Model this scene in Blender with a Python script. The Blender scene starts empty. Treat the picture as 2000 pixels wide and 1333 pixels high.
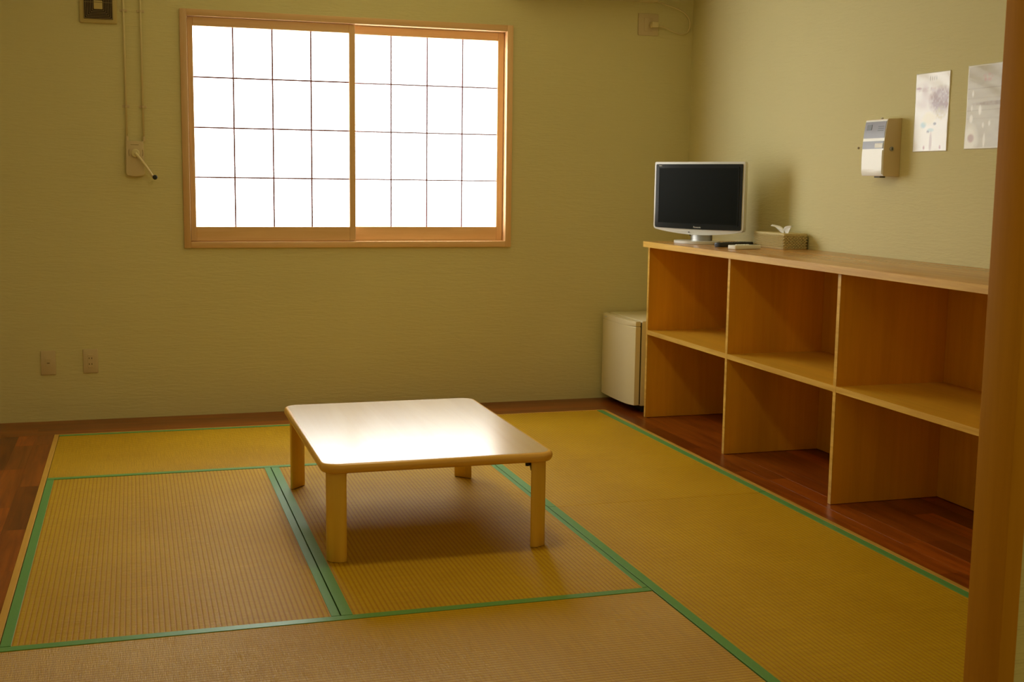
import bpy, bmesh, math, random
from mathutils import Vector, Matrix
random.seed(7)
S = bpy.context.scene
COL = S.collection
PI = math.pi
# ------------------------------------------------------------------ camera, light, exposure
PITCH, ROLL, YAW = -0.1309, 0.0129, -0.3012
CAM = Vector((0.3502, -5.7766, 1.1706))
fw = Vector((-math.sin(YAW)*math.cos(PITCH), math.cos(YAW)*math.cos(PITCH), math.sin(PITCH)))
ri = Vector((math.cos(YAW), math.sin(YAW), 0)); up = ri.cross(fw)
r_ = ri*math.cos(ROLL)+up*math.sin(ROLL); u_ = -ri*math.sin(ROLL)+up*math.cos(ROLL)
cd = bpy.data.cameras.new('camera'); cam = bpy.data.objects.new('camera', cd); COL.objects.link(cam)
M = Matrix((r_, u_, -fw)).transposed().to_4x4(); M.translation = CAM; cam.matrix_world = M
cd.sensor_width = 36; cd.lens = 2376.26*36/2000; cd.clip_start = .02
cd.dof.use_dof = True; cd.dof.focus_distance = 4.6; cd.dof.aperture_fstop = 16
S.camera = cam
w = bpy.data.worlds.new('world'); S.world = w; w.use_nodes = True
w.node_tree.nodes['Background'].inputs[0].default_value = (1, .74, .22, 1)
w.node_tree.nodes['Background'].inputs[1].default_value = .36
S.view_settings.view_transform = 'Standard'; S.view_settings.look = 'None'
S.view_settings.exposure = 0; S.view_settings.gamma = 1; S.view_settings.use_curve_mapping = False
WINDOW_LIGHT = 8.3
WINDOW_TINT = (.97, 1.0, .97, 1)

# ------------------------------------------------------------------ room measures (metres)
YW = .353          # back wall
XR = 3.25          # right wall
XL = -1.15         # left wall
YF = -4.0          # front wall, room side
FT = .092          # front wall thickness
ZC = 2.42
# ceiling lamp of the room (just above the frame), centred over the mats
LAMP = Vector((1.30, -2.12, 2.22)); LAMP_POWER = 8.5
ld = bpy.data.lights.new('lamp_light', 'AREA'); ld.shape = 'DISK'; ld.size = .26; ld.energy = LAMP_POWER; ld.color = (1, .84, .46)
lo = bpy.data.objects.new('lamp_light', ld); COL.objects.link(lo); lo.location = LAMP
# ------------------------------------------------------------------ helpers
def tag(o, label=None, cat=None, group=None, kind=None):
    if label: o['label'] = label
    if cat: o['category'] = cat
    if group: o['group'] = group
    if kind: o['kind'] = kind
    return o
def obj(name, bm, m=None, parent=None, smooth=False, loc=None, rot=None):
    me = bpy.data.meshes.new(name)
    bmesh.ops.recalc_face_normals(bm, faces=bm.faces)
    bm.to_mesh(me); bm.free()
    if smooth:
        for p in me.polygons: p.use_smooth = True
    o = bpy.data.objects.new(name, me); COL.objects.link(o)
    if m is not None:
        for mm in (m if isinstance(m, (list, tuple)) else [m]): me.materials.append(mm)
    if parent: o.parent = parent
    if loc is not None: o.location = loc
    if rot is not None: o.rotation_euler = rot
    return o
def thing(name, label, cat, loc=(0, 0, 0), rz=0, group=None, kind=None):
    o = bpy.data.objects.new(name, None); COL.objects.link(o)
    o.empty_display_size = .05
    o.location = loc; o.rotation_euler = (0, 0, rz)
    return tag(o, label, cat, group, kind)
def auto(o, ang=40):
    me = o.data
    for p in me.polygons: p.use_smooth = True
    me.set_sharp_from_angle(angle=math.radians(ang))
    return o
def box(bm, a, b, bev=0, seg=2, mat=0):
    t = bmesh.new()
    bmesh.ops.create_cube(t, size=1)
    for v in t.verts:
        v.co = Vector(((a[i]+b[i])/2 + v.co[i]*(b[i]-a[i]) for i in range(3)))
    if bev: bmesh.ops.bevel(t, geom=t.edges[:], offset=bev, segments=seg, profile=.5, affect='EDGES')
    join(bm, t, mat=mat); return bm
def join(bm, t, mtx=None, mat=0):
    if mtx is not None: bmesh.ops.transform(t, matrix=mtx, verts=t.verts)
    vs = [bm.verts.new(v.co) for v in t.verts]
    t.verts.index_update()
    for f in t.faces:
        try:
            nf = bm.faces.new([vs[v.index] for v in f.verts]); nf.material_index = mat; nf.smooth = f.smooth
        except ValueError: pass
    t.free()
def bx(a, b, bev=0, seg=2): return box(bmesh.new(), a, b, bev, seg)
def prism(bm, pts, z0, z1, bev=0, seg=2, mtx=None, mat=0):
    t = bmesh.new()
    lo = [t.verts.new((x, y, z0)) for x, y in pts]; hi = [t.verts.new((x, y, z1)) for x, y in pts]
    n = len(pts)
    t.faces.new(lo[::-1]); t.faces.new(hi)
    for i in range(n): t.faces.new((lo[i], lo[(i+1) % n], hi[(i+1) % n], hi[i]))
    if bev:
        ed = [e for e in t.edges if abs(e.verts[0].co.z-e.verts[1].co.z) < 1e-6]
        bmesh.ops.bevel(t, geom=ed, offset=bev, segments=seg, profile=.5, affect='EDGES')
    join(bm, t, mtx, mat); return bm
def rrect(w, h, r, n=6, cx=0, cy=0):
    P = []
    for k, (sx, sy) in enumerate(((1, 1), (-1, 1), (-1, -1), (1, -1))):
        for i in range(n+1):
            a = (k+i/n)*PI/2
            P.append((cx+sx*(w/2-r)+r*math.cos(a), cy+sy*(h/2-r)+r*math.sin(a)))
    return P
def cyl(bm, c, r, h, n=24, axis='Z', r2=None, bev=0, mat=0):
    t = bmesh.new()
    bmesh.ops.create_cone(t, cap_ends=True, segments=n, radius1=r, radius2=r if r2 is None else r2, depth=h)
    if bev:
        ed = [e for e in t.edges if abs(e.verts[0].co.z-e.verts[1].co.z) < 1e-6]
        bmesh.ops.bevel(t, geom=ed, offset=bev, segments=3, profile=.5, affect='EDGES')
    R = Matrix.Identity(4)
    if axis == 'Y': R = Matrix.Rotation(PI/2, 4, 'X')
    if axis == 'X': R = Matrix.Rotation(PI/2, 4, 'Y')
    join(bm, t, Matrix.Translation(c) @ R, mat); return bm
def tube(bm, pts, r, n=8, closed=False):
    pts = [Vector(p) for p in pts]; N = len(pts); rings = []
    prev = None
    for i, p in enumerate(pts):
        if closed: d = pts[(i+1) % N]-pts[i-1]
        else: d = pts[min(i+1, N-1)]-pts[max(i-1, 0)]
        d.normalize()
        a = Vector((0, 0, 1)) if prev is None else prev
        if abs(a.dot(d)) > .95: a = Vector((0, 1, 0)) if abs(d.y) < .9 else Vector((1, 0, 0))
        x = (a-d*a.dot(d)).normalized(); y = d.cross(x); prev = x
        rr = r[i] if isinstance(r, (list, tuple)) else r
        rings.append([bm.verts.new(p+x*rr*math.cos(2*PI*k/n)+y*rr*math.sin(2*PI*k/n)) for k in range(n)])
    for i in range(N if closed else N-1):
        A, B = rings[i], rings[(i+1) % N]
        for k in range(n): bm.faces.new((A[k], A[(k+1) % n], B[(k+1) % n], B[k]))
    if not closed: bm.faces.new(rings[0][::-1]); bm.faces.new(rings[-1])
    return bm
def smooth_path(P, n=8):
    P = [Vector(p) for p in P]; out = []
    for i in range(len(P)-1):
        p0, p1, p2, p3 = P[max(i-1, 0)], P[i], P[i+1], P[min(i+2, len(P)-1)]
        for k in range(n):
            t = k/n
            out.append(.5*((2*p1)+(p2-p0)*t+(2*p0-5*p1+4*p2-p3)*t*t+(3*p1-p0-3*p2+p3)*t**3))
    out.append(P[-1]); return out
def text_mesh(name, body, size, m, parent, mtx, extrude=.0004):
    c = bpy.data.curves.new(name, 'FONT'); c.body = body; c.size = size; c.extrude = extrude
    c.align_x = 'CENTER'; c.align_y = 'CENTER'
    t = bpy.data.objects.new(name+'_tmp', c); COL.objects.link(t)
    dg = bpy.context.evaluated_depsgraph_get()
    me = bpy.data.meshes.new_from_object(t.evaluated_get(dg)); me.name = name
    bpy.data.objects.remove(t); me.materials.clear(); me.materials.append(m)
    o = bpy.data.objects.new(name, me); COL.objects.link(o); o.parent = parent; o.matrix_local = mtx
    return o

# ------------------------------------------------------------------ materials
def mat(name, col, rough=.5, spec=.5, metal=0, coat=0):
    m = bpy.data.materials.new(name); m.use_nodes = True
    b = m.node_tree.nodes['Principled BSDF']
    b.inputs['Base Color'].default_value = (*col, 1); b.inputs['Roughness'].default_value = rough
    b.inputs['Specular IOR Level'].default_value = spec; b.inputs['Metallic'].default_value = metal
    b.inputs['Coat Weight'].default_value = coat; b.inputs['Coat Roughness'].default_value = .24
    nt = m.node_tree
    # fine grain shared by every plain surface
    n = nt.nodes.new('ShaderNodeTexNoise'); n.inputs['Scale'].default_value = 300; n.inputs['Detail'].default_value = 2
    tc = nt.nodes.new('ShaderNodeTexCoord'); nt.links.new(tc.outputs['Object'], n.inputs['Vector'])
    bp = nt.nodes.new('ShaderNodeBump'); bp.inputs['Strength'].default_value = .05; bp.inputs['Distance'].default_value = .0005
    nt.links.new(n.outputs[0], bp.inputs['Height']); nt.links.new(bp.outputs[0], b.inputs['Normal'])
    return m
class NT:
    def __init__(s, m): s.m = m; s.t = m.node_tree; s.b = s.t.nodes['Principled BSDF']
    def n(s, ty, **k):
        x = s.t.nodes.new('ShaderNode'+ty)
        for a, v in k.items():
            if a.startswith('i_'): x.inputs[a[2:].replace('_', ' ')].default_value = v
            else: setattr(x, a, v)
        return x
    def l(s, a, b): s.t.links.new(a, b)
    def ramp(s, src, stops):
        r = s.n('ValToRGB'); e = r.color_ramp.elements
        while len(e) < len(stops): e.new(.5)
        for i, (p, c) in enumerate(stops):
            e[i].position = p; e[i].color = (*c, 1) if len(c) == 3 else c
        s.l(src, r.inputs[0]); return r.outputs[0]
    def mix(s, f, a, b, mode='MIX'):
        x = s.n('Mix', data_type='RGBA', blend_type=mode)
        for q, v in ((0, f), (6, a), (7, b)):
            if hasattr(v, 'is_output'): s.l(v, x.inputs[q])
            else: x.inputs[q].default_value = v if q == 0 else (*v, 1)
        return x.outputs[2]
    def coords(s, scale=(1, 1, 1), space='Object', rnd=False):
        mp = s.n('Mapping'); mp.inputs['Scale'].default_value = scale
        if space == 'Position': s.l(s.n('NewGeometry').outputs['Position'], mp.inputs[0])
        else: s.l(s.n('TexCoord').outputs[space], mp.inputs[0])
        if rnd:
            oi = s.n('ObjectInfo'); mu = s.n('Math', operation='MULTIPLY'); s.l(oi.outputs['Random'], mu.inputs[0]); mu.inputs[1].default_value = 37.
            cx = s.n('CombineXYZ'); s.l(mu.outputs[0], cx.inputs[0]); s.l(mu.outputs[0], cx.inputs[1]); s.l(mu.outputs[0], cx.inputs[2])
            s.l(cx.outputs[0], mp.inputs['Location'])
        return mp.outputs[0]
    def bump(s, h, strength, dist):
        bp = s.n('Bump'); bp.inputs['Strength'].default_value = strength; bp.inputs['Distance'].default_value = dist
        s.l(h, bp.inputs['Height']); s.l(bp.outputs[0], s.b.inputs['Normal'])
def wood(name, c1, c2, grain='x', rough=.4, spec=.5, scale=1., coat=0, space='Object', rnd=False, vary=0, bump=.15):
    m = mat(name, c1, rough, spec, coat=coat); N = NT(m)
    g = {'x': (2.2, 38, 38), 'y': (38, 2.2, 38), 'z': (38, 38, 2.2)}[grain]
    v = N.coords(tuple(a*scale for a in g), space, rnd)
    n1 = N.n('TexNoise', i_Scale=1., i_Detail=6., i_Roughness=.62, i_Distortion=.6); N.l(v, n1.inputs['Vector'])
    col = N.ramp(n1.outputs[0], [(.3, c2), (.62, c1)])
    v2 = N.coords(tuple(a*scale*.12 for a in g), space, rnd)
    n2 = N.n('TexNoise', i_Scale=1., i_Detail=2.); N.l(v2, n2.inputs['Vector'])
    f = N.ramp(n2.outputs[0], [(.35, (.82, .8, .78)), (.65, (1.08, 1.06, 1.04))])
    col = N.mix(1., col, f, 'MULTIPLY')
    if vary:
        oi = N.n('ObjectInfo')
        vv = N.ramp(oi.outputs['Random'], [(0, (1-vary, 1-vary*1.15, 1-vary*1.25)), (.5, (1, 1, 1)), (1, (1+vary, 1+vary*.85, 1+vary*.7))])
        col = N.mix(1., col, vv, 'MULTIPLY')
    N.l(col, N.b.inputs['Base Color'])
    N.bump(n1.outputs[0], bump, .0006)
    return m
def plaster(name, c1, c2, vec):
    m = mat(name, c1, .8, .25); N = NT(m)
    v = N.coords(vec, 'Position')
    n1 = N.n('TexNoise', i_Scale=1., i_Detail=4., i_Roughness=.55, i_Distortion=.8); N.l(v, n1.inputs['Vector'])
    v2 = N.coords((1.2, 1.2, 1.2), 'Position')
    n2 = N.n('TexNoise', i_Scale=1., i_Detail=2.); N.l(v2, n2.inputs['Vector'])
    v3 = N.coords(tuple(a*.16 for a in vec), 'Position')
    n3 = N.n('TexNoise', i_Scale=1., i_Detail=3.); N.l(v3, n3.inputs['Vector'])
    c = N.ramp(n2.outputs[0], [(.3, c2), (.7, c1)])
    N.l(c, N.b.inputs['Base Color'])
    ad = N.n('Math', operation='ADD'); N.l(n1.outputs[0], ad.inputs[0]); N.l(n3.outputs[0], ad.inputs[1])
    N.bump(ad.outputs[0], .5, .004)
    return m
WALL1, WALL2 = (.73, .67, .37), (.70, .64, .35)
m_wall_x = plaster('plaster_along_x', WALL1, WALL2, (14, 60, 110))
m_wall_y = plaster('plaster_along_y', WALL1, WALL2, (60, 14, 110))
m_ceil = mat('ceiling_paper', (.80, .70, .36), .85, .2)
m_floor = wood('floor_staves_y', (.30, .075, .006), (.15, .030, .003), 'y', .3, .3, vary=.42, space='Position', rnd=True)
m_floorx = wood('floor_staves_x', (.30, .085, .008), (.17, .042, .004), 'x', .3, .3, vary=.3, space='Position', rnd=True)
m_sub = mat('subfloor', (.05, .02, .01), .8)
m_window = wood('window_timber', (.84, .56, .30), (.76, .48, .23), 'x', .38, .5)
m_windowv = wood('window_timber_upright', (.84, .56, .30), (.76, .48, .23), 'z', .38, .5)
m_muntin = mat('muntin_timber', (.30, .14, .20), .5)  # brown timber with purple lens fringing mixed into its colour
m_jamb = wood('jamb_timber', (.60, .28, .02), (.53, .24, .015), 'z', .6, .04)
m_trim = wood('mat_edge_timber', (.62, .36, .06), (.52, .29, .04), 'y', .6, .12)
m_trimx = wood('mat_edge_timber_x', (.62, .36, .06), (.52, .29, .04), 'x', .6, .12)
def pane_mat():
    m = bpy.data.materials.new('backlit_paper_glass'); m.use_nodes = True; nt = m.node_tree
    b = nt.nodes['Principled BSDF']; b.inputs['Base Color'].default_value = (.85, .85, .83, 1); b.inputs['Roughness'].default_value = .6
    b.inputs['Emission Color'].default_value = WINDOW_TINT; b.inputs['Emission Strength'].default_value = WINDOW_LIGHT
    return m
m_pane = pane_mat()
def weave_mat():
    m = mat('woven_rush', (.5, .33, .06), .42, .17); N = NT(m)
    # local x runs along the mat, y across it
    tc = N.n('TexCoord'); sp = N.n('SeparateXYZ'); N.l(tc.outputs['Object'], sp.inputs[0])
    mu = N.n('Math', operation='MULTIPLY'); N.l(sp.outputs[1], mu.inputs[0]); mu.inputs[1].default_value = 1/RIDGE
    fr = N.n('Math', operation='FRACT'); N.l(mu.outputs[0], fr.inputs[0])
    groove = N.ramp(fr.outputs[0], [(0, (.80, .62, .42)), (.3, (1, 1, 1)), (.7, (1, 1, 1)), (1, (.80, .62, .42))])  # darker orange warp threads, with rib shade also painted into the groove colour
    v = N.coords((260, 6, 10)); n1 = N.n('TexNoise', i_Scale=1., i_Detail=3.); N.l(v, n1.inputs['Vector'])
    rush = N.ramp(n1.outputs[0], [(.3, (.88, .86, .8)), (.7, (1.06, 1.06, 1.08))])
    v2 = N.coords((2.5, 2.5, 2.5), rnd=True); n2 = N.n('TexNoise', i_Scale=1., i_Detail=3.); N.l(v2, n2.inputs['Vector'])
    age = N.ramp(n2.outputs[0], [(.3, (.57, .34, .005)), (.7, (.65, .405, .010))])
    c = N.mix(1., age, groove, 'MULTIPLY'); c = N.mix(1., c, rush, 'MULTIPLY')
    N.l(c, N.b.inputs['Base Color'])
    v3 = N.coords((800, 22, 22)); n3 = N.n('TexNoise', i_Scale=1., i_Detail=2.); N.l(v3, n3.inputs['Vector'])
    N.bump(n3.outputs[0], 1., .002)
    return m
RIDGE = .0142
m_weave = weave_mat()
def cloth_mat():
    m = mat('green_binding_cloth', (.10, .26, .11), .42, .4); N = NT(m)
    v = N.coords((900, 900, 900)); n1 = N.n('TexNoise', i_Scale=1., i_Detail=1.); N.l(v, n1.inputs['Vector'])
    c = N.ramp(n1.outputs[0], [(.3, (.085, .27, .055)), (.7, (.13, .36, .085))]); N.l(c, N.b.inputs['Base Color'])
    N.bump(n1.outputs[0], .3, .0006); return m
m_heri = cloth_mat()
m_top = wood('table_veneer', (.70, .52, .24), (.62, .42, .18), 'y', .23, .8, scale=.22, coat=.6, bump=.03)
m_edge = wood('table_edge_timber', (.82, .48, .10), (.74, .40, .07), 'x', .28, .5, coat=.2)
m_leg = wood('table_leg_timber', (.95, .62, .10), (.88, .54, .08), 'z', .45, .3, scale=.7)
m_shtop = wood('shelf_top_timber', (.66, .34, .09), (.54, .25, .055), 'y', .25, .4, coat=.15)
m_shedge = wood('shelf_edge_timber', (.84, .54, .12), (.62, .33, .045), 'y', .35, .5)
m_shpan = wood('shelf_panel_veneer', (.82, .42, .03), (.76, .37, .024), 'z', .5, .2, bump=.05)
m_shshelf = wood('shelf_board_veneer', (.74, .42, .035), (.68, .37, .03), 'y', .4, .3, bump=.05)
m_silver = mat('tv_silver_plastic', (.72, .72, .68), .3, .5)
m_bezel = mat('tv_black_gloss', (.016, .020, .024), .15, .35)
m_screen = mat('tv_dark_screen', (.005, .006, .003), .35, .06)
m_mark = mat('printed_silver_mark', (.7, .7, .66), .4)
m_metal = mat('brushed_metal', (.42, .42, .4), .35, .5, metal=1)
m_black = mat('black_plastic', (.012, .013, .014), .35)
m_white = mat('white_plastic', (.82, .80, .72), .4)
m_cream = mat('cream_plastic', (.76, .66, .38), .4)
m_plate = mat('beige_switch_plate', (.66, .54, .33), .45)
m_fridge = mat('fridge_cream_enamel', (.84, .76, .50), .3, .5, coat=.1)
m_gasket = mat('grey_rubber_gasket', (.10, .09, .06), .6)
m_vent = mat('vent_dark_plastic', (.26, .19, .09), .5)
m_ventp = mat('vent_cream_plastic', (.58, .47, .2), .5)
m_dark = mat('dark_recess', (.01, .008, .005), .8)
m_boxf = mat('control_box_cover', (.93, .92, .86), .35, coat=.2)
m_boxs = mat('control_box_housing', (.74, .60, .36), .45)
m_boxg = mat('control_box_grey_panel', (.26, .26, .34), .35)
m_lcd = mat('control_box_display', (.05, .055, .06), .3)
m_rush2 = mat('seagrass_cord', (.66, .55, .28), .7)
m_rush3 = mat('basket_inner_dark', (.12, .07, .02), .9)
m_tissue = mat('tissue_paper', (.93, .92, .88), .9)

# ------------------------------------------------------------------ floor, walls, ceiling
MX, MY0 = 2.64, -3.49      # extent of the mats: x 0..MX, y MY0..0
fl = obj('floor', bx((XL-.1, -7.2, -.12), (XR+.1, YW+.1, -.06)), m_sub); tag(fl, kind='structure')
staves = {}
def stave(x0, x1, y0, y1, m, along):
    L = round(((y1-y0) if along == 'y' else (x1-x0)), 3); Wd = round(((x1-x0) if along == 'y' else (y1-y0)), 3)
    key = (L, Wd, m.name)
    if key not in staves:
        a = (-Wd/2, -L/2, -.058) if along == 'y' else (-L/2, -Wd/2, -.058)
        bm = bmesh.new(); box(bm, a, (-a[0], -a[1], 0))
        top = [e for e in bm.edges if e.verts[0].co.z > -.001 and e.verts[1].co.z > -.001]
        bmesh.ops.bevel(bm, geom=top, offset=.0002, segments=1, affect='EDGES')
        o = obj('floor_board', bm, m, fl); staves[key] = o.data
    else:
        o = bpy.data.objects.new('floor_board', staves[key]); COL.objects.link(o); o.parent = fl
    o.location = ((x0+x1)/2, (y0+y1)/2, -.0015+random.uniform(-.0001, .0001))
def rows(x0, x1, y0, y1, n, along, m, Ls):
    a0, a1, b0, b1 = (x0, x1, y0, y1) if along == 'y' else (y0, y1, x0, x1)
    wd = (a1-a0)/n
    for i in range(n):
        p = b0-random.choice((0, .15, .3))
        while p < b1-.001:
            L = random.choice(Ls); q = min(p+L, b1)
            if b1-q < .12: q = b1
            s = max(p, b0)
            if q-s > .01:
                if along == 'y': stave(a0+wd*i+.0002, a0+wd*(i+1)-.0002, s+.0002, q-.0002, m, 'y')
                else: stave(s+.0002, q-.0002, a0+wd*i+.0002, a0+wd*(i+1)-.0002, m, 'x')
            p = q
rows(XL, -.021, YF-FT, .018, 15, 'y', m_floor, (.3, .45, .6, .75))
rows(2.662, XR, YF-FT, .018, 7, 'y', m_floor, (.45, .6, .9))
rows(XL, XR, .020, YW, 4, 'x', m_floorx, (.9, 1.2, 1.5))
rows(-.021, 2.662, YF-FT, MY0-.022, 7, 'x', m_floorx, (.9, 1.2, 1.5))
# timber strips framing the sunk mats
tag(obj('trim_1', bx((-.021, MY0-.022, -.058), (-.001, .018, .0005), .001, 1), m_trim), kind='structure')
tag(obj('trim_2', bx((MX+.001, MY0-.022, -.058), (MX+.021, .018, .0005), .001, 1), m_trim), kind='structure')
tag(obj('trim_3', bx((-.001, .001, -.058), (MX+.001, .018, .0005), .001, 1), m_trimx), kind='structure')
tag(obj('trim_4', bx((-.001, MY0-.022, -.058), (MX+.001, MY0-.001, .0005), .001, 1), m_trimx), kind='structure')

# back wall with window opening
WX0, WX1, WZ0, WZ1 = .58, 2.237, .827, 1.962     # casing outside
def wall_open(name, m, y0, y1, x0, x1, z0, z1, hole):
    bm = bmesh.new(); hx0, hx1, hz0, hz1 = hole
    box(bm, (x0, y0, z0), (hx0, y1, z1)); box(bm, (hx1, y0, z0), (x1, y1, z1))
    if hz0 > z0: box(bm, (hx0, y0, z0), (hx1, y1, hz0))
    box(bm, (hx0, y0, hz1), (hx1, y1, z1))
    return tag(obj(name, bm, m), kind='structure')
wall_open('wall_back', m_wall_x, YW, YW+.14, XL-.1, XR+.1, -.06, ZC, (WX0+.012, WX1-.012, WZ0+.012, WZ1-.012))
tag(obj('wall_right', bx((XR, YF-FT, -.06), (XR+.1, YW, ZC)), m_wall_y), kind='structure')
tag(obj('wall_left', bx((XL-.1, YF-FT, -.06), (XL, YW, ZC)), m_wall_y), kind='structure')
tag(obj('ceiling', bx((XL-.1, YF-FT, ZC), (XR+.1, YW+.14, ZC+.08)), m_ceil), kind='structure')
DX0, DX1, DZ = -.12, 1.77, 2.05
wall_open('wall_front', m_wall_x, YF-FT+.012, YF-.004, XL, XR, -.06, ZC, (DX0-.02, DX1+.02, -.06, DZ+.02))
# doorway frame (posts, head) with a sliding groove
dr = thing('door_1', None, None, (0, 0, 0)); tag(dr, kind='structure')
def post(x0, x1):
    bm = bmesh.new(); box(bm, (x0, YF-FT, -.0), (x1, YF, DZ+.04), .002, 2); return bm
auto(obj('door_post', post(DX1, DX1+.034), m_jamb, dr)); auto(obj('door_post', post(DX0-.034, DX0), m_jamb, dr))
obj('door_head', bx((DX0, YF-FT, DZ), (DX1, YF, DZ+.04), .002, 1), m_jamb, dr)

# ------------------------------------------------------------------ window: casing, two sashes, paper panes
wn = thing('window_1', None, None); tag(wn, kind='structure')
IX0, IX1, IZ0, IZ1 = WX0+.032, WX1-.032, WZ0+.03, WZ1-.032
for nm, a, b, m in (('casing_stile', (WX0, YW-.014, WZ0), (IX0, YW+.13, WZ1), m_windowv),
                 ('casing_stile', (IX1, YW-.014, WZ0), (WX1, YW+.13, WZ1), m_windowv),
                 ('casing_rail', (IX0, YW-.014, WZ0), (IX1, YW+.13, IZ0), m_window),
                 ('casing_rail', (IX0, YW-.014, IZ1), (IX1, YW+.13, WZ1), m_window)):
    auto(obj(nm, bx(a, b, .002, 2), m, wn))
obj('track_strip', bx((IX0, YW+.030, IZ0), (IX1, YW+.036, IZ0+.004)), m_window, wn)
def sash(x0, x1, gx0, gx1, gz0, gz1, y, bar):
    sb = bmesh.new(); t = .024; z0, z1 = IZ0+.003, IZ1-.003
    s = thing('sash', None, None); s.parent = wn
    # sash frame as one joined mesh is the sash body
    box(sb, (x0, y, z0), (gx0, y+t, z1), .0015, 1); box(sb, (gx1, y, z0), (x1, y+t, z1), .0015, 1)
    o = obj('sash_stiles', sb, m_windowv, s)
    rb = bmesh.new(); box(rb, (gx0, y+.001, z0), (gx1, y+t-.001, gz0), .0015, 1); box(rb, (gx0, y+.001, gz1), (gx1, y+t-.001, z1), .0015, 1)
    obj('sash_rails', rb, m_window, s)
    xs = [gx0+(gx1-gx0)*i/4 for i in range(5)]; zs = [gz0+(gz1-gz0)*i/4 for i in range(5)]
    for x in xs[1:4]: obj('muntin', bx((x-bar/2, y+.006, gz0), (x+bar/2, y+.016, gz1)), m_muntin, s)
    for z in zs[1:4]: obj('muntin', bx((gx0, y+.008, z-bar/2), (gx1, y+.0155, z+bar/2)), m_muntin, s)
    data = None
    for i in range(4):
        for j in range(4):
            c = ((xs[i]+xs[i+1])/2, y+.018, (zs[j]+zs[j+1])/2)
            if data is None:
                hx, hz = (xs[1]-xs[0])/2-.0002, (zs[1]-zs[0])/2-.0002
                p = obj('pane', bx((-hx, -.001, -hz), (hx, .001, hz)), m_pane, s); data = p.data
            else: p = bpy.data.objects.new('pane', data); COL.objects.link(p); p.parent = s
            p.location = c
    # recessed finger pull
    return s
s1 = sash(IX0+.002, 1.421, .640, 1.390, .930, 1.886, YW+.004, .0074)
s2 = sash(1.393, IX1-.002, 1.424, 2.170, .930, 1.886, YW+.037, .0062)  # bars made thinner in this sash to imitate bloom from the bright panes
obj('finger_pull', bx((.624, YW+.002, 1.20), (.632, YW+.0045, 1.29), .0008, 1), m_windowv, s1)
obj('finger_pull', bx((2.178, YW+.035, 1.20), (2.186, YW+.0375, 1.29), .0008, 1), m_windowv, s2)
# outer wall of daylight side: weather boarded sill outside the opening
tag(obj('trim_5', bx((WX0-.02, YW+.131, WZ0-.03), (WX1+.02, YW+.2, WZ0)), m_windowv), kind='structure')

# ------------------------------------------------------------------ tatami mats
def tatami(x0, x1, y0, y1, along, hb, label, lo=.03, hi=.03):
    """lo/hi: width of the binding on the low/high side across the mat"""
    g = .0017; x0 += g; x1 -= g; y0 += g; y1 -= g
    cx, cy = (x0+x1)/2, (y0+y1)/2
    L, W = (x1-x0, y1-y0) if along == 'x' else (y1-y0, x1-x0)
    t = thing('tatami_mat', label, 'tatami mat', (cx, cy, 0), 0 if along == 'x' else PI/2, 'straw mats covering the floor')
    # along y: local x -> world y, local y -> world -x
    if along == 'y': lo, hi = hi, lo
    core = obj('mat_core', bx((-L/2, -W/2, -.0585), (L/2, W/2, -.0035)), m_rush2, t)
    bm = bmesh.new(); prof = []
    yy = -W/2; k0 = math.floor(-W/2/RIDGE); pts = set()
    for k in range(k0, -k0+1):
        for f in (0, .1, .25, .5, .75, .9):
            y = (k+f)*RIDGE
            if -W/2 < y < W/2: pts.add(round(y, 6))
    pts = [-W/2]+sorted(pts)+[W/2]
    def h(y):
        f = (y/RIDGE) % 1
        return -.0005*(1-min(1, math.sin(PI*f)*1.35)**.7)
    A = [bm.verts.new((-L/2, y, h(y))) for y in pts]; B = [bm.verts.new((L/2, y, h(y))) for y in pts]
    for i in range(len(pts)-1): bm.faces.new((A[i], B[i], B[i+1], A[i+1]))
    for s, R in ((-1, A), (1, B)):
        q0 = bm.verts.new((s*L/2, -W/2, -.0035)); q1 = bm.verts.new((s*L/2, W/2, -.0035)); bm.faces.new(R+[q1, q0])
    wv = obj('woven_cover', bm, m_weave, t, smooth=False)
    for s, wd in ((-1, lo), (1, hi)):
        if not wd: continue
        y0_, y1_ = (-W/2, -W/2+wd) if s < 0 else (W/2-wd, W/2)
        hm = bmesh.new(); box(hm, (-L/2, y0_, -.045), (L/2, y1_, .0016), .0006, 2)
        obj('cloth_border', hm, m_heri, t)
    return t
X1, X2, D1, D2, D3 = .8551, 1.7544, -.8644, -1.7221, -2.6277
tatami(0, X2, D1, 0, 'x', 0, 'straw mat with green edging lying along the wall under the window, behind the low table', .030, .026)
tatami(0, X1, D3, D1, 'y', 0, 'left-hand straw mat with ribs running toward the window, beside the dark floorboards', .026, .024)
tatami(X1, X2, D3, D1, 'y', 0, 'middle straw mat that lies directly under the low wooden table', .031, .016)
tatami(0, X2, MY0, D3, 'x', 0, 'nearest straw mat, its ribs running crosswise along the bottom of the picture', .030, .030)
tatami(X2, MX, D2, 0, 'y', 0, 'far right-hand straw mat between the table and the refrigerator', .030, .030)
tatami(X2, MX, MY0, D2, 'y', 0, 'near right-hand straw mat in front of the open shelf unit', .030, .030)

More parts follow.
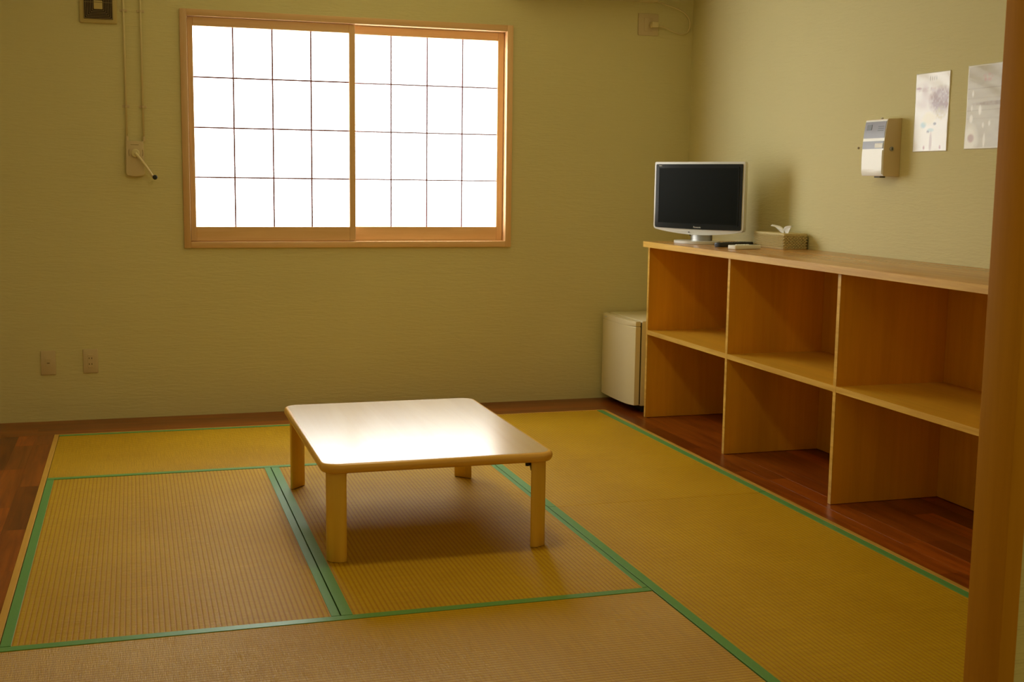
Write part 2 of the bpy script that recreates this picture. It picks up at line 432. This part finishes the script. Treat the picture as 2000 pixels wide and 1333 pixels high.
# ------------------------------------------------------------------ low table
TX, TY, TW, TL, TH = 1.2458, -1.6775, .7496, 1.029, .3139
tb = thing('low_table', 'low rectangular light wooden table with rounded corners and folding legs, shining in the window light', 'table', (TX, TY, 0), -.0012)
def slab(w, l, r, z0, z1, e):
    """board with a bullnose edge: rings of a rounded rectangle"""
    bm = bmesh.new(); rings = []; n = 10; H = (z1-z0)/2; zc = (z0+z1)/2
    for k in range(n+1):
        a = -PI/2+PI*k/n
        ins = e*(1-math.cos(a)**.8) if abs(math.cos(a)) > 1e-6 else e
        rings.append([bm.verts.new((x, y, zc+H*math.sin(a))) for x, y in rrect(w-2*ins, l-2*ins, max(r-ins, .005), 8)])
    N = len(rings[0])
    for i in range(n):
        for k in range(N): bm.faces.new((rings[i][k], rings[i][(k+1) % N], rings[i+1][(k+1) % N], rings[i+1][k]))
    bm.faces.new(rings[0][::-1]); top = bm.faces.new(rings[-1])
    return bm
auto(obj('edge_band', slab(TW, TL, .055, TH-.031, TH-.0004, .013), m_edge, tb), 60)
bm = bmesh.new(); prism(bm, rrect(TW-.029, TL-.029, .042, 8), TH-.004, TH)
auto(obj('tabletop', bm, m_top, tb), 60)
for sx in (-1, 1):
    for sy in (-1, 1):
        P = []; c = .0385; bl = .026
        for i in range(13):
            a = -1+2*i/12; P.append((c*a, bl*(1-abs(a)**2.4)))
        P += [(c-.001, -.003), (-c+.001, -.003)]
        bm = bmesh.new(); prism(bm, P, .001, TH-.028, .0015, 1)
        ang = math.atan2(sy, sx)-PI/2
        o = auto(obj('leg', bm, m_leg, tb, loc=(sx*(TW/2-.050), sy*(TL/2-.050), 0), rot=(0, 0, ang)), 50)
        fb = bmesh.new(); prism(fb, [(x*.94, y*.9) for x, y in P], .0002, .0012)
        obj('foot_pad', fb, m_black, o)
        # folding bracket on the inner side
        hb = bmesh.new()
        box(hb, (-.030, -.022, TH-.040), (.030, -.004, TH-.031), .0015, 1); box(hb, (-.016, -.0065, TH-.078), (.016, -.003, TH-.036), .001, 1)
        prism(hb, [(-.03, 0), (.03, 0), (.018, -.03), (-.018, -.03)], 0, .003, mtx=Matrix.Translation((0, -.012, TH-.036)) @ Matrix.Rotation(PI/2, 4, 'X'))
        obj('folding_bracket', hb, m_metal, o)
        kb = bmesh.new(); box(kb, (.030, -.020, TH-.046), (.048, -.008, TH-.034), .002, 1)
        obj('latch', kb, m_black, o)

# ------------------------------------------------------------------ open shelf unit
SX, SXB = 2.7795, XR-.004
sh = thing('shelf_unit', 'long open wooden shelf unit with square compartments along the right-hand wall', 'shelf', (SX, -1.9, 0))
def rel(bm, o): bmesh.ops.translate(bm, vec=-Vector(o.location), verts=bm.verts); return bm
ss = [-.2117, -1.0685, -1.9265, -2.785, -3.64]; T = .019; HT = .8826; HM = .4419
auto(obj('top_board', rel(bx((SX-.0198, ss[4]-T-.02, HT-.027), (SXB, ss[0]+.016, HT), .002, 2), sh), m_shtop, sh))
auto(obj('front_edging', rel(bx((SX-.0215, ss[4]-T-.02, HT-.0275), (SX-.0195, ss[0]+.016, HT-.0006), .0006, 1), sh), m_shedge, sh))
for s in ss:
    o = auto(obj('upright_panel', rel(bx((SX+.002, s-T, 0.0), (SXB-.006, s, HT-.027), .0008, 1), sh), m_shpan, sh))
    obj('edge_strip', rel(bx((SX, s-T, 0.0), (SX+.002, s, HT-.027)), sh), m_shedge, o)
for i in range(4):
    o = auto(obj('shelf_board', rel(bx((SX+.003, ss[i+1], HM-.022), (SXB-.006, ss[i]-T, HM), .0008, 1), sh), m_shshelf, sh))
    obj('edge_strip', rel(bx((SX+.0005, ss[i+1], HM-.022), (SX+.003, ss[i]-T, HM)), sh), m_shedge, o)
    obj('back_panel', rel(bx((SXB-.006, ss[i+1]-T/2, .001), (SXB, ss[i]-T/2, HT-.027)), sh), m_shpan, sh)

# ------------------------------------------------------------------ small refrigerator
FX, FY0, FY1, FZ = 2.742, -.118, .335, .474
fr = thing('mini_refrigerator', 'small cream refrigerator standing in the corner behind the shelf unit', 'refrigerator', (FX+.25, .11, 0))
auto(obj('cabinet_body', rel(bx((FX+.058, FY0+.004, .034), (XR-.04, FY1-.004, FZ), .006, 3), fr), m_fridge, fr))
P = []
for i in range(13):
    a = -1+2*i/12; P.append((FX+.010*(abs(a)**2.5)+(.012 if abs(a) == 1 else 0), (FY0+FY1)/2+a*(FY1-FY0)/2))
P += [(FX+.048, FY1), (FX+.048, FY0)]
bm = bmesh.new(); prism(bm, P, .040, FZ-.030, .002, 1); d = auto(obj('door', rel(bm, fr), m_fridge, fr), 35)
bm = bmesh.new(); prism(bm, [(x+.0006 if x < FX+.03 else x, y) for x, y in P], FZ-.029, FZ-.002, .004, 2)
auto(obj('door_cap', rel(bm, fr), m_fridge, d), 35)
obj('badge', rel(bx((FX+.0015, .235, FZ-.018), (FX+.006, .262, FZ-.013)), fr), m_mark, d)
obj('door_gasket', rel(bx((FX+.0475, FY0+.008, .045), (FX+.0585, FY1-.008, FZ-.010)), fr), m_gasket, fr)
bm = bmesh.new(); box(bm, (FX+.075, FY0+.02, .012), (XR-.06, FY1-.02, .036)); obj('base_plinth', rel(bm, fr), m_dark, fr)
for (x, y) in ((FX+.09, FY0+.04), (FX+.09, FY1-.04), (XR-.09, FY0+.04), (XR-.09, FY1-.04)):
    obj('foot', rel(cyl(bmesh.new(), (x, y, .0065), .014, .013, 16), fr), m_dark, fr)

# ------------------------------------------------------------------ television
tvc = Vector((2.961, -.402, HT)); tva = -1.10815569
tv = thing('television', 'small flat television with black screen and silver frame standing on the shelf top', 'television', tvc, tva)
# local: x to the right of the screen, -y toward the viewer, z up
TWD = .540; ZB, ZT = .0625, .3905
def outline(w, zb, zt, r, belly, n=14):
    P = []
    for i in range(7): a = PI/2*i/6; P.append((w/2-r+r*math.cos(a), zt-r+r*math.sin(a)))
    for i in range(7): a = PI/2+PI/2*i/6; P.append((-w/2+r+r*math.cos(a), zt-r+r*math.sin(a)))
    for i in range(7): a = PI+PI/2*i/6; P.append((-w/2+2*r+2*r*math.cos(a), zb+2*r+2*r*math.sin(a)))
    for i in range(1, n): t = -1+2*i/n; P.append((t*(w/2-2*r), zb-belly*(1-t*t)))
    for i in range(7): a = -PI/2+PI/2*i/6; P.append((w/2-2*r+2*r*math.cos(a), zb+2*r+2*r*math.sin(a)))
    return P
RX = Matrix.Rotation(PI/2, 4, 'X')     # (x, y, z) -> (x, -z, y): prism height points to -y
bm = bmesh.new(); prism(bm, outline(TWD, ZB, ZT, .006, .022), -.002, .020, .003, 3, RX)
auto(obj('front_frame', bm, m_silver, tv), 35)
bm = bmesh.new(); prism(bm, outline(TWD-.16, ZB+.03, ZT-.03, .03, .0), -.055, -.001, .012, 3, RX)
auto(obj('rear_housing', bm, m_silver, tv), 35)
bm = bmesh.new(); prism(bm, outline(TWD-.022, ZB+.008, ZT-.011, .004, .003), .018, .0236, .001, 1, RX)
bz = auto(obj('bezel', bm, m_bezel, tv), 35)
obj('screen', bx((-.237, -.0242, .094), (.237, -.023, .361)), m_screen, tv)
bm = bmesh.new()
for a, b in (((-.242, -.0252, .089), (.242, -.0236, .0945)), ((-.242, -.0252, .3605), (.242, -.0236, .366)), ((-.242, -.0252, .089), (-.2365, -.0236, .366)), ((.2365, -.0252, .089), (.242, -.0236, .366))): box(bm, a, b)
obj('screen_surround', bm, m_bezel, bz)
text_mesh('brand_lettering', 'Panasonic', .0115, m_mark, bz, Matrix.Translation((.004, -.0240, .0775)) @ RX)
text_mesh('model_lettering', 'VIERA', .007, m_mark, bz, Matrix.Translation((-.232, -.0240, .3715)) @ RX)
bm = bmesh.new(); prism(bm, rrect(.008, .004, .0015, 3), 0, .002, mtx=Matrix.Translation((-.045, -.022, .0525)) @ RX)
obj('indicator_lamp', bm, m_dark, tv)
bm = bmesh.new(); prism(bm, [(.062*math.cos(a), .03*math.sin(a)+.018) for a in [2*PI*i/28 for i in range(28)]], .012, .10, .002, 2)
auto(obj('stand_neck', bm, m_metal, tv), 40)
bm = bmesh.new(); prism(bm, [(.122*math.cos(a), .088*math.sin(a)-.016) for a in [2*PI*i/48 for i in range(48)]], .001, .013, .005, 3)
auto(obj('stand_base', bm, m_silver, tv), 50)
obj('power_cable', tube(bmesh.new(), smooth_path([(-.055, .01, .065), (-.062, .004, .045), (-.054, .008, .034), (-.045, .02, .045), (-.036, .03, .05), (-.03, .035, .02), (-.05, .09, .006)]), .0022, 6), m_black, tv, smooth=True)

# ------------------------------------------------------------------ remotes
def at(x, y, z): return (x, y, z)
# black remote leaning between the television base and the basket
d = Vector((3.100, -.650))-Vector((2.905, -.735)); ang = math.atan2(d.y, d.x)
br = thing('remote_control', 'black remote control lying between the television foot and the tissue basket', 'remote control', (3.000, -.690, HT), ang, 'remote controls on the shelf top')
bm = bmesh.new(); prism(bm, rrect(.240, .046, .012, 5), .0005, .020, .005, 3); auto(obj('casing', bm, m_black, br), 45)
bm = bmesh.new()
for i in range(7):
    for j in range(3): cyl(bm, (-.06+i*.02, -.012+j*.012, .0205), .0035, .002, 10)
obj('buttons', bm, m_gasket, br)['kind'] = 'stuff'
wr = thing('remote_control', 'white remote control lying in front of the black one at the tissue basket', 'remote control', (2.945, -.897, HT), math.atan2(.045, .16), 'remote controls on the shelf top')
bm = bmesh.new(); prism(bm, rrect(.155, .052, .006, 4), .0005, .0185, .003, 3); auto(obj('casing', bm, m_white, wr), 45)
for i in range(5):
    obj('button', bx((-.045+i*.016, .002, .018), (-.034+i*.016, .012, .0215), .001, 1), m_white, wr)
obj('window', bx((.035, -.018, .0180), (.072, .018, .0190), .0008, 1), m_lcd, wr)

# ------------------------------------------------------------------ woven tissue basket
BX0, BX1, BY0, BY1, BH = 3.120, 3.238, -.932, -.657, .068
bk = thing('tissue_basket', 'woven straw tissue box with a white tissue sticking out, on the shelf top', 'tissue box', ((BX0+BX1)/2, (BY0+BY1)/2, HT))
hw, hl = (BX1-BX0)/2-.003, (BY1-BY0)/2-.003
obj('lining', bx((-hw+.003, -hl+.003, .002), (hw-.003, hl-.003, BH-.006)), m_rush3, bk)
def perimeter(s):
    W, L = 2*hw, 2*hl; s = s % (2*(W+L))
    if s < L: return Vector((-hw, hl-s, 0)), Vector((-1, 0, 0))
    s -= L
    if s < W: return Vector((-hw+s, -hl, 0)), Vector((0, -1, 0))
    s -= W
    if s < L: return Vector((hw, -hl+s, 0)), Vector((1, 0, 0))
    s -= L
    return Vector((hw-s, hl, 0)), Vector((0, 1, 0))
PER = 2*(2*hw+2*hl); NS = 96; rowsn = 9
bm = bmesh.new()
for k in range(rowsn):
    pts = []
    z = .007+k*(BH-.014)/(rowsn-1)
    for i in range(NS*4):
        s = i*PER/(NS*4); p, nrm = perimeter(s)
        pts.append(p+nrm*(.0032*math.cos(PI*i/4*1.0+k*PI))+Vector((0, 0, z)))
    tube(bm, pts, .0036, 5, closed=True)
o = obj('woven_sides', bm, m_rush2, bk, smooth=True); o['kind'] = 'stuff'
bm = bmesh.new()
for z, r in ((.003, .0035), (BH-.002, .0042), (BH-.007, .0035)):
    pts = [perimeter(i*PER/120)[0]+Vector((0, 0, z)) for i in range(120)]; tube(bm, pts, r, 6, closed=True)
obj('rim', bm, m_rush2, bk, smooth=True)
bm = bmesh.new()
for i in range(14):
    x = -hw+.004+i*(2*hw-.008)/13
    if abs(x) < .018:
        for y0, y1 in ((-hl, -.075), (.075, hl)): tube(bm, [(x, y0, BH-.002), (x, y1, BH-.002)], .0036, 6)
    else: tube(bm, [(x, -hl, BH-.002), (x, hl, BH-.002)], .0036, 6)
obj('lid', bm, m_rush2, bk, smooth=True)
def petal(dx, dy, h, wv):
    bm = bmesh.new(); g = []
    for i in range(9):
        row = []; t = i/8
        for j in range(7):
            s = -1+2*j/6
            wd = .044*math.sin(PI*min(1, t*.75+.2))*(1-t*.55)
            row.append(bm.verts.new((dx*t*t+wv*s*s*.008, dy*t**1.2+s*wd*.35+.0, BH-.004+h*t*(1-.2*t)+s*wd*.55+.003*math.sin(3*s+4*t))))
        g.append(row)
    for i in range(8):
        for j in range(6): bm.faces.new((g[i][j], g[i][j+1], g[i+1][j+1], g[i+1][j]))
    return bm
ts = obj('tissue', petal(-.026, .078, .046, 1), m_tissue, bk, smooth=True, loc=(0, -.035, 0))
t2 = obj('tissue_fold', petal(.015, -.034, .045, -1), m_tissue, ts, smooth=True, loc=(.004, -.008, 0))
for t_ in (ts, t2):
    md = t_.modifiers.new('thickness', 'SOLIDIFY'); md.thickness = .0006

# ------------------------------------------------------------------ wall control box (right wall)
cb = thing('wall_control_box', 'cream wall-mounted control box with grey display panel and key lock on the right-hand wall', 'control box', (XR, -1.52, 1.32))
Y0, Y1 = -.063, .088
prof = [(0, -.112), (-.072, -.112), (-.0755, -.095), (-.0765, -.04), (-.0755, .01), (-.071, .06), (-.063, .112), (0, .116)]
Rp = Matrix(((1, 0, 0, 0), (0, 0, -1, 0), (0, 1, 0, 0), (0, 0, 0, 1)))  # (x,y,z)->(x,-z,y)
bm = bmesh.new(); prism(bm, [(x*.985 if x < -.01 else x, z) for x, z in prof], -Y1, -Y0, .0015, 1, Rp)
auto(obj('housing', bm, m_boxs, cb), 30)
def skin(z0, z1, off, y0, y1, m, name, parent, n=8, th=.002):
    """panel following the curved front between heights z0 and z1"""
    def fx(z):
        q = [(b, a) for a, b in prof[1:7]]
        for i in range(len(q)-1):
            if q[i][0] <= z <= q[i+1][0]:
                t = (z-q[i][0])/(q[i+1][0]-q[i][0]); return q[i][1]*(1-t)+q[i+1][1]*t
        return q[0][1] if z < q[0][0] else q[-1][1]
    P = [(fx(z0+(z1-z0)*i/n)-off, z0+(z1-z0)*i/n) for i in range(n+1)]
    P += [(x+th, z) for x, z in P[::-1]]
    bm = bmesh.new(); prism(bm, P, -y1, -y0, .0006, 1, Rp)
    return auto(obj(name, bm, m, parent), 30)
skin(-.110, .110, .0012, Y0+.002, Y1-.002, m_boxf, 'front_cover', cb, 14)
lc = skin(-.106, -.010, .0045, Y0+.006, Y1-.006, m_boxf, 'lower_cover', cb, th=.004)
up_ = skin(.038, .103, .0026, Y0+.005, Y1-.004, m_boxg, 'upper_panel', cb)
skin(.070, .092, .0036, .035, .068, m_lcd, 'display', up_)
for k in range(3): skin(.082-k*.008, .0845-k*.008, .0032, -.048, -.008, m_lcd, 'printed_line', up_, 2)
lo_ = skin(-.004, .026, .0026, Y0+.005, Y1-.004, m_boxg, 'lower_panel', cb)
skin(-.001, .017, .0036, -.056, -.002, m_white, 'label_sticker', lo_)
bm = bmesh.new(); cyl(bm, (-.042, Y0-.002, -.005), .009, .004, 20, 'Y', bev=.001); lk = auto(obj('key_lock', bm, m_metal, cb))
obj('keyhole', bx((-.0435, Y0-.0046, -.010), (-.0405, Y0-.0035, .0)), m_dark, lk)
obj('top_knob', cyl(bmesh.new(), (-.035, .02, .1175), .005, .006, 14, bev=.001), m_mark, cb)
obj('bottom_tab', bx((-.06, -.02, -.118), (-.035, .02, -.1115), .001, 1), m_gasket, cb)
ws = obj('wall_screw', cyl(bmesh.new(), (0, 0, 0), .0045, .006, 14, 'X', bev=.001), m_vent, loc=(XR-.002, -1.29, 1.325)); tag(ws, 'small dark screw in the wall just left of the control box', 'screw')

# ------------------------------------------------------------------ laminated sheets on the right wall
def sheet(name, label, y0, y1, z0, z1, fn, rough, seed, coat=1.):
    ny, nz = 66, 96; bm = bmesh.new(); cl = bm.loops.layers.float_color.new('print'); g = []
    rnd = random.Random(seed); ph = [rnd.uniform(0, 6) for _ in range(6)]
    Wd, Ht = abs(y1-y0), z1-z0
    for j in range(nz+1):
        row = []
        for i in range(ny+1):
            u, v = i/ny, j/nz
            edge = .0012*math.sin(9*v*3+ph[3])*(u < .02) if False else 0
            b = .0035+.0005*math.sin(5*u+7*v+ph[0])+.0003*math.sin(13*v-6*u+ph[1])+.0002*math.sin(31*v+9*u+ph[2])
            row.append(bm.verts.new((-b, -u*Wd+edge, v*Ht)))
        g.append(row)
    for j in range(nz):
        for i in range(ny):
            f = bm.faces.new((g[j][i], g[j][i+1], g[j+1][i+1], g[j+1][i])); f.smooth = True
            for lp, (a, b) in zip(f.loops, ((i, j), (i+1, j), (i+1, j+1), (i, j+1))): lp[cl] = (*fn(a/ny, b/nz), 1)
    # thin rear face so that the sheet is a solid
    bx0 = [(-.0004, 0, 0), (-.0004, -Wd, 0), (-.0004, -Wd, Ht), (-.0004, 0, Ht)]
    q = [bm.verts.new(p) for p in bx0]; bm.faces.new(q)
    rim = [g[0][i] for i in range(ny+1)]; bm.faces.new(rim+[q[1], q[0]])
    bm.faces.new([g[nz][i] for i in range(ny, -1, -1)]+[q[3], q[2]])
    bm.faces.new([g[j][0] for j in range(nz, -1, -1)]+[q[0], q[3]]); bm.faces.new([g[j][ny] for j in range(nz+1)]+[q[2], q[1]])
    m = mat(name+'_print', (.9, .9, .9), rough, .4, coat=coat); N = NT(m)
    a = N.n('VertexColor'); a.layer_name = 'print'; N.l(a.outputs[0], N.b.inputs['Base Color'])
    N.b.inputs['Coat Roughness'].default_value = .22
    v = N.coords((30, 22, 14)); n1 = N.n('TexNoise', i_Scale=1., i_Detail=3.); N.l(v, n1.inputs['Vector'])
    bp = N.n('Bump'); bp.inputs['Strength'].default_value = .35; bp.inputs['Distance'].default_value = .0008
    N.l(n1.outputs[0], bp.inputs['Height']); N.l(bp.outputs[0], N.b.inputs['Normal']); N.l(bp.outputs[0], N.b.inputs['Coat Normal'])
    o = obj(name, bm, m, loc=(XR, y0, z0))
    tag(o, label, 'notice', 'notices on the right-hand wall'); return o
def vn(u, v, s, seed):
    # cheap value noise
    def h(a, b): x = math.sin(a*127.1+b*311.7+seed*74.7)*43758.5453; return x-math.floor(x)
    x, y = u*s, v*s*1.45; i, j = math.floor(x), math.floor(y); fx, fy = x-i, y-j
    fx = fx*fx*(3-2*fx); fy = fy*fy*(3-2*fy)
    return (h(i, j)*(1-fx)+h(i+1, j)*fx)*(1-fy)+(h(i, j+1)*(1-fx)+h(i+1, j+1)*fx)*fy
def blend(a, b, t): t = max(0, min(1, t)); return tuple(x*(1-t)+y*t for x, y in zip(a, b))
def blob(u, v, cu, cv, ru, rv): return max(0, min(1, 2.2*(1-math.hypot((u-cu)/ru, (v-cv)/rv))))
def print1(u, v):
    c = (.92, .90, .90); n = vn(u, v, 26, 1); n2 = vn(u, v, 7, 2)
    c = blend(c, (.62, .46, .52), blob(u, v, .3, .70, .42, .22)*.7*n2*1.4)
    c = blend(c, (.26, .07, .03), blob(u, v, .78, .64, .40, .20)*(.5+n*.9)*1.1)
    c = blend(c, (.60, .50, .18), blob(u, v, .78, .48, .18, .10)*n*1.1)
    c = blend(c, (.36, .12, .12), blob(u, v, .10, .81, .10, .02)*1.)
    c = blend(c, (.55, .40, .42), blob(u, v, .35, .79, .4, .035)*n)
    c = blend(c, (.40, .62, .75), blob(u, v, .28, .34, .10, .05)+blob(u, v, .50, .27, .12, .03)*.8)
    c = blend(c, (.10, .06, .12), blob(u, v, .62, .35, .06, .022)*1.2+blob(u, v, .42, .25, .05, .02)*n*1.5)
    c = blend(c, (.92, .82, .45), blob(u, v, .45, .42, .25, .10)*.45)
    c = blend(c, (.50, .34, .36), blob(u, v, .52, .12, .05, .16)*.8)
    for cu in (.33, .56, .8): c = blend(c, (.40, .10, .12), blob(u, v, cu, .05, .03, .035)*(1 if cu != .56 else 0))
    for cu in (.42, .48, .54, .60): c = blend(c, (.15, .13, .13), blob(u, v, cu, .925, .012, .04)*(.6+.4*n))
    if u < .025 or u > .975 or v < .015 or v > .985: c = (.93, .92, .88)
    return c
def print2(u, v):
    c = (.62, .58, .46); n = vn(u, v, 22, 5); n2 = vn(u, v*3, 6, 6)
    c = blend(c, (.50, .44, .34), n2*.6)
    c = blend(c, (.60, .30, .24), blob(u, v, .52, .84, .16, .06)*n*1.2)
    c = blend(c, (.36, .26, .14), blob(u, v, .7, .535, .6, .03)*(.5+n)*.9)
    for vv in (.60, .46, .36, .72): c = blend(c, (.30, .22, .12), max(0, 1-abs(v-vv)/.007)*.55)
    c = blend(c, (.90, .88, .80), blob(u, v, .12, .12, .26, .22))
    c = blend(c, (.55, .36, .30), blob(u, v, .16, .13, .10, .06)*1.2)
    for cu, cv, ru, rv in ((.36, .46, .045, .07), (.14, .36, .05, .06), (.62, .30, .035, .04), (.46, .28, .03, .04), (.16, .66, .03, .05), (.14, .49, .03, .04), (.5, .1, .035, .1)):
        c = blend(c, (.95, .93, .88), blob(u, v, cu, cv, ru, rv)*1.3)
    if u < .03 or v < .012 or v > .985 or u > .97: c = (.86, .84, .74)
    return c
sheet('wall_notice', 'pale laminated sheet with brownish picture print, nearest the control box', -1.666, -1.872, 1.302, 1.598, print1, .4, 3, .6)
sheet('wall_notice', 'greyer laminated sheet with banded print, close to the door post', -1.974, -2.184, 1.306, 1.604, print2, .5, 8, .4)

# ------------------------------------------------------------------ air conditioner above the frame, its outlet and cord
ac = thing('air_conditioner', 'underside of a cream air conditioner high on the back wall, above the corner outlet', 'air conditioner', (2.62, YW, 2.118))
P = [(0, .0), (-.14, .0), (-.185, .022), (-.205, .08), (-.205, .20), (-.19, .255), (0, .262)]
Ra = Matrix(((0, 0, 1, 0), (1, 0, 0, 0), (0, 1, 0, 0), (0, 0, 0, 1)))  # (x,y,z)->(z,x,y)
bm = bmesh.new(); prism(bm, P, -.40, .40, .004, 2, Ra); auto(obj('casing', bm, m_cream, ac), 30)
obj('air_louvre', bx((-.36, -.178, .004), (.36, -.10, .010), .002, 1), m_ventp, ac)
up2 = thing('wall_outlet', 'square outlet with a plug in it, high in the corner of the back wall', 'outlet', (2.989, YW, 2.004))
auto(obj('plate', bx((-.058, -.007, -.057), (.058, 0, .057), .003, 2), m_plate, up2))
obj('socket_insert', bx((-.024, -.009, -.035), (.024, -.006, .035), .001, 1), m_plate, up2)
cdp = thing('power_cord', 'cream cord looping from the high outlet plug up to the air conditioner', 'cord', (3.01, YW-.02, 2.0))
auto(obj('plug', bx((-.014, -.022, -.013), (.024, .011, .017), .004, 2), m_cream, cdp))
cp = [(3.032, .335, 2.0), (3.07, .332, 1.995), (3.12, .336, 1.975), (3.17, .340, 1.962), (3.21, .342, 1.970), (3.228, .343, 2.0), (3.224, .342, 2.04), (3.19, .338, 2.075), (3.13, .335, 2.098), (3.07, .333, 2.112), (3.01, .330, 2.128), (2.98, .325, 2.135)]
o = obj('cord', tube(bmesh.new(), [Vector(p)-Vector((3.01, YW-.02, 2.0)) for p in smooth_path(cp)], .0042, 8), m_cream, cdp, smooth=True)

# ------------------------------------------------------------------ low plates on the back wall
def plate(label, x, z, kind):
    t = thing('wall_outlet', label, 'outlet', (x, YW, z))
    auto(obj('plate', bx((-.034, -.007, -.058), (.034, 0, .058), .003, 2), m_plate, t))
    if kind:
        i = obj('socket_insert', bx((-.0125, -.0088, -.032), (.0125, -.006, .032), .001, 1), m_plate, t)
        for zz in (.014, -.014):
            for xx in (-.006, .006): obj('slot', bx((xx-.0013, -.0093, zz-.004), (xx+.0013, -.0086, zz+.004)), m_dark, i)
    else:
        i = obj('blank_insert', bx((-.0125, -.0085, -.020), (.0125, -.006, .020), .001, 1), m_plate, t)
        obj('slot', bx((-.006, -.0090, -.004), (.006, -.0084, .001)), m_vent, i)
plate('left of two beige plates low on the back wall, with a single jack', -.058, .283, 0)
plate('right of two beige plates low on the back wall, with two power sockets', .1325, .2855, 1)

# ------------------------------------------------------------------ vent grille
vt = thing('vent_grille', 'square cream vent with dark concentric louvres high on the back wall', 'vent', (.2165, YW, 1.957))
auto(obj('cover_plate', bx((-.083, -.012, -.083), (.083, 0, .083), .004, 3), m_ventp, vt))
obj('dark_opening', bx((-.064, -.0135, -.064), (.064, -.011, .064)), m_dark, vt)
for k in range(6):
    a = .0625-k*.0072
    bm = bmesh.new(); t_ = .0026; y0, y1 = -.020+k*.0006, -.012
    box(bm, (-a, y0, -a), (a, y1, -a+t_)); box(bm, (-a, y0, a-t_), (a, y1, a)); box(bm, (-a, y0, -a+t_), (-a+t_, y1, a-t_)); box(bm, (a-t_, y0, -a+t_), (a, y1, a-t_))
    obj('louvre', bm, m_vent, vt)
obj('centre_plate', bx((-.020, -.020, -.020), (.020, -.013, .020), .002, 2), m_ventp, vt)
obj('cross_rib', bx((-.063, -.0215, .010), (.063, -.0195, .012)), m_vent, vt)

# ------------------------------------------------------------------ crank operator with two tubes
op = thing('window_crank_operator', 'cream crank box with two thin tubes running up the back wall, left of the window', 'crank operator', (.3625, YW, 1.25))
P = [(-.040, .085), (.040, .085), (.043, -.066), (.036, -.078), (0, -.083), (-.036, -.078), (-.043, -.066)]
bm = bmesh.new(); prism(bm, P, 0, .026, .004, 3, RX); hs = auto(obj('housing', bm, m_plate, op), 35)
bm = bmesh.new()
for k in range(7): box(bm, (-.018+k*.0052, -.0268, .0665), (-.0148+k*.0052, -.0262, .0695))
obj('small_lettering', bm, m_vent, hs)['kind'] = 'stuff'
for s in (-1, 1):
    bm = bmesh.new()
    tube(bm, [(.004+s*.030+s*.002*math.sin(t*PI), -.0266, .045-.03*t) for t in [i/6 for i in range(7)]], .0013, 5)
    obj('turn_arrow', bm, m_vent, hs)
bm = bmesh.new(); cyl(bm, (.002, -.033, .028), .019, .014, 28, 'Y', bev=.003); dl = auto(obj('dial', bm, m_cream, op))
bm = bmesh.new(); tube(bm, smooth_path([(.002, -.040, .028), (.022, -.047, .004), (.044, -.052, -.026), (.066, -.050, -.060), (.078, -.049, -.080)]), .0062, 10)
hd = obj('crank_arm', bm, m_cream, op, smooth=True)
bm = bmesh.new(); cyl(bm, (.088, -.060, -.084), .0115, .024, 20, 'Y', bev=.004); auto(obj('knob', bm, m_black, hd))
for x in (-.0345, .0415):
    obj('tube', cyl(bmesh.new(), (x, -.010, .085+.53), .0048, 1.06, 10, 'Z'), m_cream, op, smooth=True)
    obj('tube_collar', cyl(bmesh.new(), (x, -.010, .096), .0068, .024, 12, 'Z', bev=.001), m_plate, op)
    for z in (.247, .689):
        bm = bmesh.new(); box(bm, (x-.017, -.0035, z-.006), (x+.017, -.0005, z+.006), .001, 1); cyl(bm, (x, -.009, z), .0072, .010, 12)
        obj('clamp', bm, m_metal if z > 9 else m_plate, op)

# ------------------------------------------------------------------ ceiling lamp around the room light (above the frame)
lp = thing('ceiling_lamp', 'round ceiling lamp hanging over the middle of the straw mats', 'lamp', (LAMP.x, LAMP.y, ZC))
auto(obj('ceiling_mount', cyl(bmesh.new(), (0, 0, -.012), .07, .022, 32, bev=.004), m_ventp, lp))
obj('stem', cyl(bmesh.new(), (0, 0, -.045), .010, .05, 16), m_ventp, lp)
bm = bmesh.new(); N_ = 40
prof2 = [(.03, -.066), (.10, -.072), (.16, -.085), (.20, -.105), (.197, -.107), (.158, -.089), (.10, -.076), (.03, -.070)]
rings = [[bm.verts.new((r*math.cos(2*PI*k/N_), r*math.sin(2*PI*k/N_), z)) for k in range(N_)] for r, z in prof2]
for i in range(len(rings)):
    A, B = rings[i], rings[(i+1) % len(rings)]
    for k in range(N_): bm.faces.new((A[k], A[(k+1) % N_], B[(k+1) % N_], B[k]))
obj('lamp_shade', bm, m_white, lp, smooth=True)
